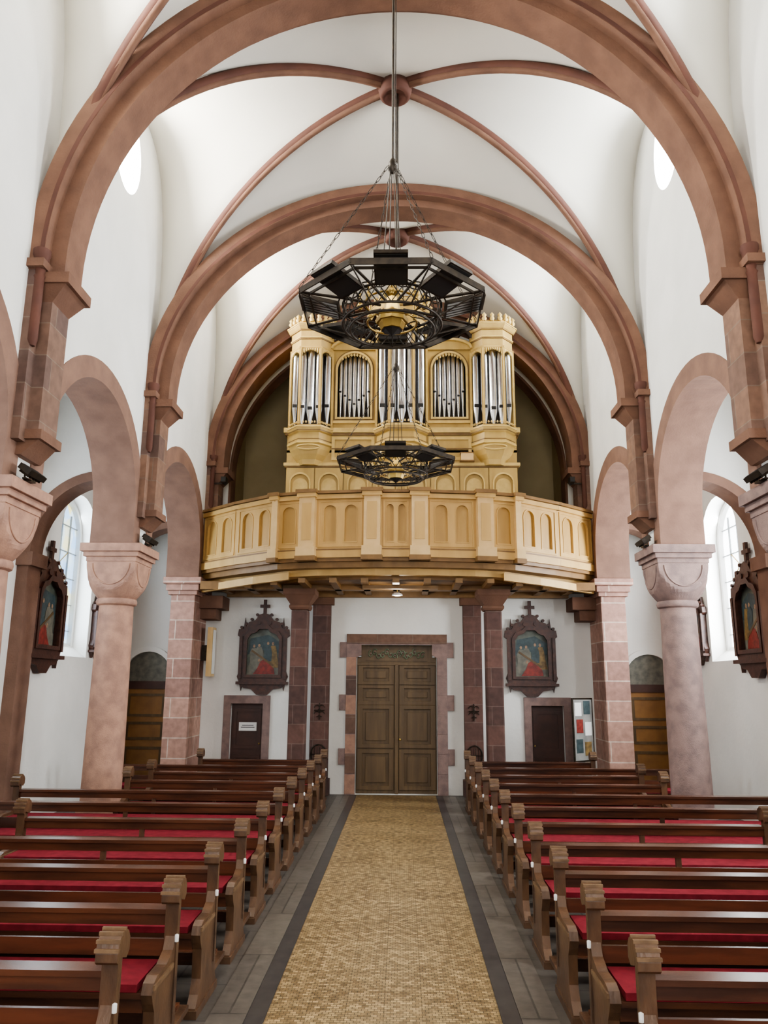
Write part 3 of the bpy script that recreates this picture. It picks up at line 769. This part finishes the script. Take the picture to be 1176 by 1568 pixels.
# ------------------------------------------------------------------ chandeliers
def chandelier(yc, zr, ztop):
    e = empty('wheel_chandelier', (0.03, yc, zr))
    R = .78
    b = MB()
    oct_ = lambda r, z, off=0: [(r * cos(pi / 4 * i + off), r * sin(pi / 4 * i + off), z) for i in range(8)]
    o8 = pi / 8
    def band(r, z0, z1, th=.012, off=o8, m=IRON):
        b.loft([oct_(r, z0, off), oct_(r, z1, off), oct_(r - th, z1, off), oct_(r - th, z0, off), oct_(r, z0, off)], m, False, False)
    band(R, -.015, .035); band(R * .9, -.01, .01)
    for r, z in ((.40, .02), (.40, -.14), (.34, -.18)):
        b.tube([(r * cos(2 * pi * i / 32), r * sin(2 * pi * i / 32), z) for i in range(32)], .011, IRON, 6, True)
    for r, z in ((.20, -.12), (.22, .05), (.28, .10)):
        b.tube([(r * cos(2 * pi * i / 24), r * sin(2 * pi * i / 24), z) for i in range(24)], .009, BRASS if r < .25 else IRON, 6, True)
    for i in range(24):
        a = 2 * pi * i / 24; a2 = 2 * pi * (i + 1) / 24
        b.tube([(.40 * cos(a), .40 * sin(a), -.14), (.40 * cos(a2), .40 * sin(a2), .02)], .005, IRON, 4)
        b.tube([(.40 * cos(a2), .40 * sin(a2), -.14), (.40 * cos(a), .40 * sin(a), .02)], .005, IRON, 4)
        if i % 2 == 0: b.tube([(.34 * cos(a), .34 * sin(a), -.18), (.20 * cos(a), .20 * sin(a), -.12)], .005, IRON, 4)
    for i in range(8):
        a = pi / 4 * i + o8
        ca, sa = cos(a), sin(a)
        b.tube([(R * ca, R * sa, 0), (.40 * ca, .40 * sa, .02), (.1 * ca, .1 * sa, .02)], .012, IRON, 5)
        b.tube([(.40 * ca, .40 * sa, -.14), (.62 * ca, .62 * sa, -.05), (R * ca, R * sa, -.0)], .007, IRON, 5)
        am = a + o8; cm, sm = cos(am), sin(am); tx, ty = -sm, cm
        for q in (-1, 1):
            pts = []
            for t in range(16):
                th = t * .45; rr = .085 * (1 - t / 22)
                u_ = .36 + rr * cos(th) * .8; w_ = q * (.09 + rr * sin(th))
                pts.append((cm * u_ + tx * w_, sm * u_ + ty * w_, .03))
            b.tube(pts, .007, IRON, 4)
    b.build('wheel', e)
    b = MB()
    for i in range(8):
        am = pi / 4 * i + pi / 2
        M = Matrix.Rotation(am, 4, 'Z') @ Matrix.Translation((.585, 0, .03)) @ Matrix.Rotation(radians(-14), 4, 'Y')
        hw = .125
        b.box(-.165, .165, -hw, hw, -.012, .02, IRON, M)
        b.box(-.15, .15, -hw + .012, hw - .012, -.016, -.012, GLASSD if i in (2, 6) else BLACK, M)
        if i in (2, 6):
            for k in range(5): b.box(-.15, .15, -.084 + k * .042 - .003, -.084 + k * .042 + .003, -.020, -.016, IRON, M)
        b.box(-.10, .10, -.06, .06, .02, .05, IRON, M)
    b.build('lamp_heads', e)
    b = MB()
    b.lathe([(.0, -.22), (.03, -.20), (.09, -.18), (.11, -.12), (.13, -.12), (.13, -.08), (.07, -.02), (.05, .10), (.08, .14), (.04, .20), (.02, .30), (0, .32)], (0, 0, 0), BRASS, 8, False)
    b.lathe([(0, -.231), (.07, -.191), (.085, -.186)], (0, 0, 0), BLACK, 8, False)
    for i in range(8):
        a = pi / 4 * i
        b.lathe([(.014, 0), (.03, .03), (.02, .05), (.012, .06), (.012, .14), (0, .15)], (.26 * cos(a), .26 * sin(a), .0), BRASS, 8)
    b.build('central_lantern', e)
    b = MB()
    def chain(p0, p1, lk=.07):
        p0 = Vector(p0); p1 = Vector(p1); d = p1 - p0; n = int(d.length / lk); t = d.normalized()
        s1 = t.cross(Vector((.3, .2, .9))).normalized(); s2 = t.cross(s1)
        for k in range(n):
            c = p0 + d * ((k + .5) / n); sd = s1 if k % 2 else s2
            b.tube([tuple(c + t * (.62 * lk * cos(j * pi / 4)) + sd * (.010 * sin(j * pi / 4))) for j in range(8)], .003, IRON, 4, True)
    hub = 1.32
    for i in range(4):
        a = pi / 2 * i + o8
        chain((R * cos(a), R * sin(a), .03), (.04 * cos(a), .04 * sin(a), hub))
        b.tube([(.10 * cos(a), .10 * sin(a), .12), (.02 * cos(a), .02 * sin(a), hub)], .005, IRON, 4)
    b.lathe([(.015, -.06), (.04, -.03), (.04, .03), (.015, .08)], (0, 0, hub), IRON, 10)
    b.tube([(0, 0, hub), (0, 0, ztop - zr)], .013, IRON, 6)
    b.tube([(.022, 0, hub), (.022, 0, ztop - zr)], .005, IRON, 4)
    b.build('chains', e)
chandelier(5.70, 5.06, 10.34)
chandelier(9.35, 4.80, 10.34)

# ------------------------------------------------------------------ floodlights
for s_ in (-1, 1):
    for yc in (7.5, 11.2):
        e = empty('floodlight', (s_ * 3.66, yc - .12, CAPT + .0))
        b = MB()
        b.box(-.05, .05, -.05, .05, 0, .02, IRON)
        b.tube([(0, -.09, .02), (0, -.09, .09)], .01, IRON, 5); b.tube([(0, .09, .02), (0, .09, .09)], .01, IRON, 5); b.box(-.02, .02, -.10, .10, .015, .03, IRON)
        M = Matrix.Translation((-s_ * .03, 0, .10)) @ Matrix.Rotation(radians(s_ * -35), 4, 'Y')
        b.box(-.07, .07, -.17, .17, -.03, .03, IRON, M)
        b.box(-.055, .055, -.15, .15, .03, .034, BLACK, M)
        for k in range(5): b.box(-.06, .06, -.12 + k * .06, -.115 + k * .06, -.055, -.03, IRON, M)
        b.build('head', e)

# ------------------------------------------------------------------ pews
def pew_mesh(s_, L):
    b = MB()
    X = lambda x: s_ * x
    fx = lambda y, z, d: (s_ * d, y, z)
    prof = [(-.47, 0), (.07, 0), (.07, .06), (.035, .12), (.03, .46), (.03, .84), (.05, .88), (.05, .91)] + \
           [(-.015 + .065 * cos(radians(a)), .905 + .045 * sin(radians(a))) for a in range(20, 181, 20)] + \
           [(-.075, .87), (-.04, .83), (-.045, .66), (-.09, .59), (-.20, .55), (-.36, .55), (-.42, .53), (-.445, .48), (-.42, .43), (-.385, .38), (-.37, .20), (-.41, .12), (-.47, .06)]
    for x0 in (0.0, L - .06):
        b.prism(prof, fx, x0, x0 + .06, PEWE)
        head = [(.055, .855), (.055, .91), (.03, .945), (-.01, .965), (-.055, .955), (-.09, .925), (-.105, .88), (-.105, .845), (-.085, .83), (-.06, .855), (-.03, .845), (.02, .83)]
        b.prism(head, fx, x0 - .022, x0 + .082, PEWE)
        for k, (yy, zz) in enumerate(((-.02, .968), (-.058, .958), (-.088, .932), (-.104, .898))):
            b.box(X(x0 - .027), X(x0 + .087), yy - .008, yy + .008, zz - .012, zz + .004, PEWL)
        b.box(X(x0 - .008), X(x0 + .068), -.05, -.03, .20, .84, PEWE)
        b.box(X(x0 - .01), X(x0 + .07), -.48, .08, 0, .05, PEWE)
        b.box(X(x0 - .012), X(x0 - .0), -.44, -.09, .50, .525, PEWL)
    b.box(X(.06), X(L - .06), -.43, 0, .455, .485, PEWW)
    b.box(X(.09), X(L - .09), -.425, -.04, .486, .525, RED)
    b.box(X(.06), X(L - .06), -.40, -.37, .38, .455, PEWW)
    b.box(X(.06), X(L - .06), -.02, .012, .70, .765, PEWW)
    b.box(X(.06), X(L - .06), -.045, .075, .765, .792, PEWW)
    b.box(X(.06), X(L - .06), -.035, -.01, .54, .63, PEWW)
    b.box(X(.06), X(L - .06), -.01, .015, .36, .455, PEWW)
    b.box(X(.06), X(L - .06), -.01, .015, .16, .24, PEWW)
    b.box(X(.06), X(L - .06), .22, .36, .13, .155, PEWW)
    b.box(X(.01), X(.07), .05, .38, .10, .135, PEWE)
    n = max(2, int(L / 1.2))
    for k in range(1, n):
        x = L * k / n
        b.box(X(x - .02), X(x + .02), -.40, .02, 0, .455, PEWE); b.box(X(x - .022), X(x + .022), -.012, .02, .455, .765, PEWE)
        b.box(X(x - .02), X(x + .02), .20, .36, 0, .13, PEWE)
    b.lathe([(0, 0), (.012, .004), (.012, .04), (0, .046)], (X(-.008), -.055, .62), WHITE, 8)
    return b
meshes = {}
for k in range(11):
    y = 3.92 + .985 * k
    for s_ in (-1, 1):
        L = 3.45
        for pc in (3.9, 7.5, 11.2):
            if pc - .86 < y < pc + .90: L = 2.42
        if y > 13.5: L = 2.2
        key = (s_, L)
        if key not in meshes:
            o = pew_mesh(s_, L).build('pew', bevel=.004); meshes[key] = o.data
        else:
            o = bpy.data.objects.new('pew', meshes[key]); bpy.context.scene.collection.objects.link(o)
            bv = o.modifiers.new('b', 'BEVEL'); bv.width = .004; bv.segments = 2; bv.limit_method = 'ANGLE'
        o.location = (s_ * 1.20, y, 0.0)

# ------------------------------------------------------------------ small furniture
e = empty('notice_board', (3.42, 14.65, 0))
b = MB()
b.box(-.02, .02, -.02, .02, 0, 1.0, IRON); b.box(-.2, .2, -.12, .12, 0, .02, IRON)
M = Matrix.Rotation(radians(35), 4, 'Z')
b.box(-.27, .27, -.03, -.01, .72, 1.85, IRON, M)
b.box(-.24, .24, -.036, -.03, .75, 1.82, GLASSD, M)
for i, (x, z, mm) in enumerate([(-.13, 1.65, WHITE), (.1, 1.68, PBLUE), (-.1, 1.35, PRED), (.12, 1.30, WHITE), (-.12, 1.0, PBLUE), (.1, .95, POCH)]):
    b.box(x - .085, x + .085, -.041, -.036, z - .12, z + .12, mm, M)
b.build('board', e)
b = MB(); b.box(-3.72, -3.62, 15.12, 15.40, 2.2, 3.15, OAKP); b.box(-3.615, -3.61, 15.15, 15.37, 2.25, 3.1, PLASTER); b.box(-3.84, -3.72, 15.2, 15.3, 2.5, 2.8, IRON)
b.build('wall_cabinet')
b = MB(); b.box(-5.545, -5.48, 10.1, 10.35, 1.5, 2.3, POCH); b.box(-5.478, -5.472, 10.14, 10.31, 1.55, 2.25, OAKP); b.build('wall_plaque')
for s_ in (-1, 1):
    b = MB(); b.box(-.05, .05, -.09, .09, 0, .11, IRON); b.box(-.04, .04, -.10, -.09, .01, .10, BLACK); b.box(-.02, .02, .05, .12, -.02, .04, IRON)
    b.box(s_ * .0, s_ * .36, .08, .10, 0, .03, IRON)
    o = b.build('loudspeaker'); o.location = (s_ * 3.43, 14.6, 5.95)

# ------------------------------------------------------------------ lights
def area(name, loc, rot, sx, sy, power, col=(1, 1, 1), shape='RECTANGLE'):
    ld = bpy.data.lights.new(name, 'AREA'); ld.shape = shape; ld.size = sx; ld.size_y = sy; ld.energy = power; ld.color = col
    o = bpy.data.objects.new(name, ld); o.location = loc; o.rotation_euler = rot
    bpy.context.scene.collection.objects.link(o); return o
area('chancel_fill', (0, -3.3, 4.6), (radians(90), 0, 0), 5.8, 7.5, 480, (1.0, .98, .945))  # unseen soft fill added behind the camera to brighten the nave
for y0, y1 in bays:
    c = (y0 + y1) / 2 + .1
    area('oculus_daylight', (-4.3, c, 9.5), (0, radians(-90), 0), 1.1, .85, 330, (1.0, .975, .92), 'ELLIPSE')
    area('oculus_daylight', (4.3, c, 9.5), (0, radians(90), 0), 1.1, .85, 190, (.92, .96, 1.0), 'ELLIPSE')
for c in (5.7, 9.4, 13.05):
    area('window_daylight', (-(AX + .25), c, 3.9), (0, radians(-90), 0), 2.3, 1.2, 85, (.80, .90, 1.0))
    area('window_daylight', ((AX + .25), c, 3.9), (0, radians(90), 0), 2.3, 1.2, 200, (.90, .95, 1.0))
ld = bpy.data.lights.new('lamp_light', 'POINT'); ld.energy = 26; ld.shadow_soft_size = .08; ld.color = (1, .93, .82)
o = bpy.data.objects.new('lamp_light', ld); o.location = (0, 0, -.14); o.parent = bpy.data.objects['ceiling_lamp']
bpy.context.scene.collection.objects.link(o)
w = bpy.data.worlds.new('sky'); bpy.context.scene.world = w; w.use_nodes = True
w.node_tree.nodes['Background'].inputs[0].default_value = (.88, .94, 1.0, 1)
w.node_tree.nodes['Background'].inputs[1].default_value = 1.6
try:
    bpy.context.scene.view_settings.look = 'AgX - Medium High Contrast'
except Exception as ex:
    print('look not set', ex)

# ------------------------------------------------------------------ camera
cd = bpy.data.cameras.new('camera'); cd.sensor_fit = 'VERTICAL'; cd.sensor_height = 36; cd.lens = 36 * 1170 / 1568
co = bpy.data.objects.new('camera', cd)
co.matrix_world = Matrix.Translation((CX, 0, H)) @ Matrix.Rotation(radians(1.45), 4, 'Z') @ Matrix.Rotation(radians(102.6), 4, 'X') @ Matrix.Rotation(radians(0.4), 4, 'Z')
bpy.context.scene.collection.objects.link(co); bpy.context.scene.camera = co
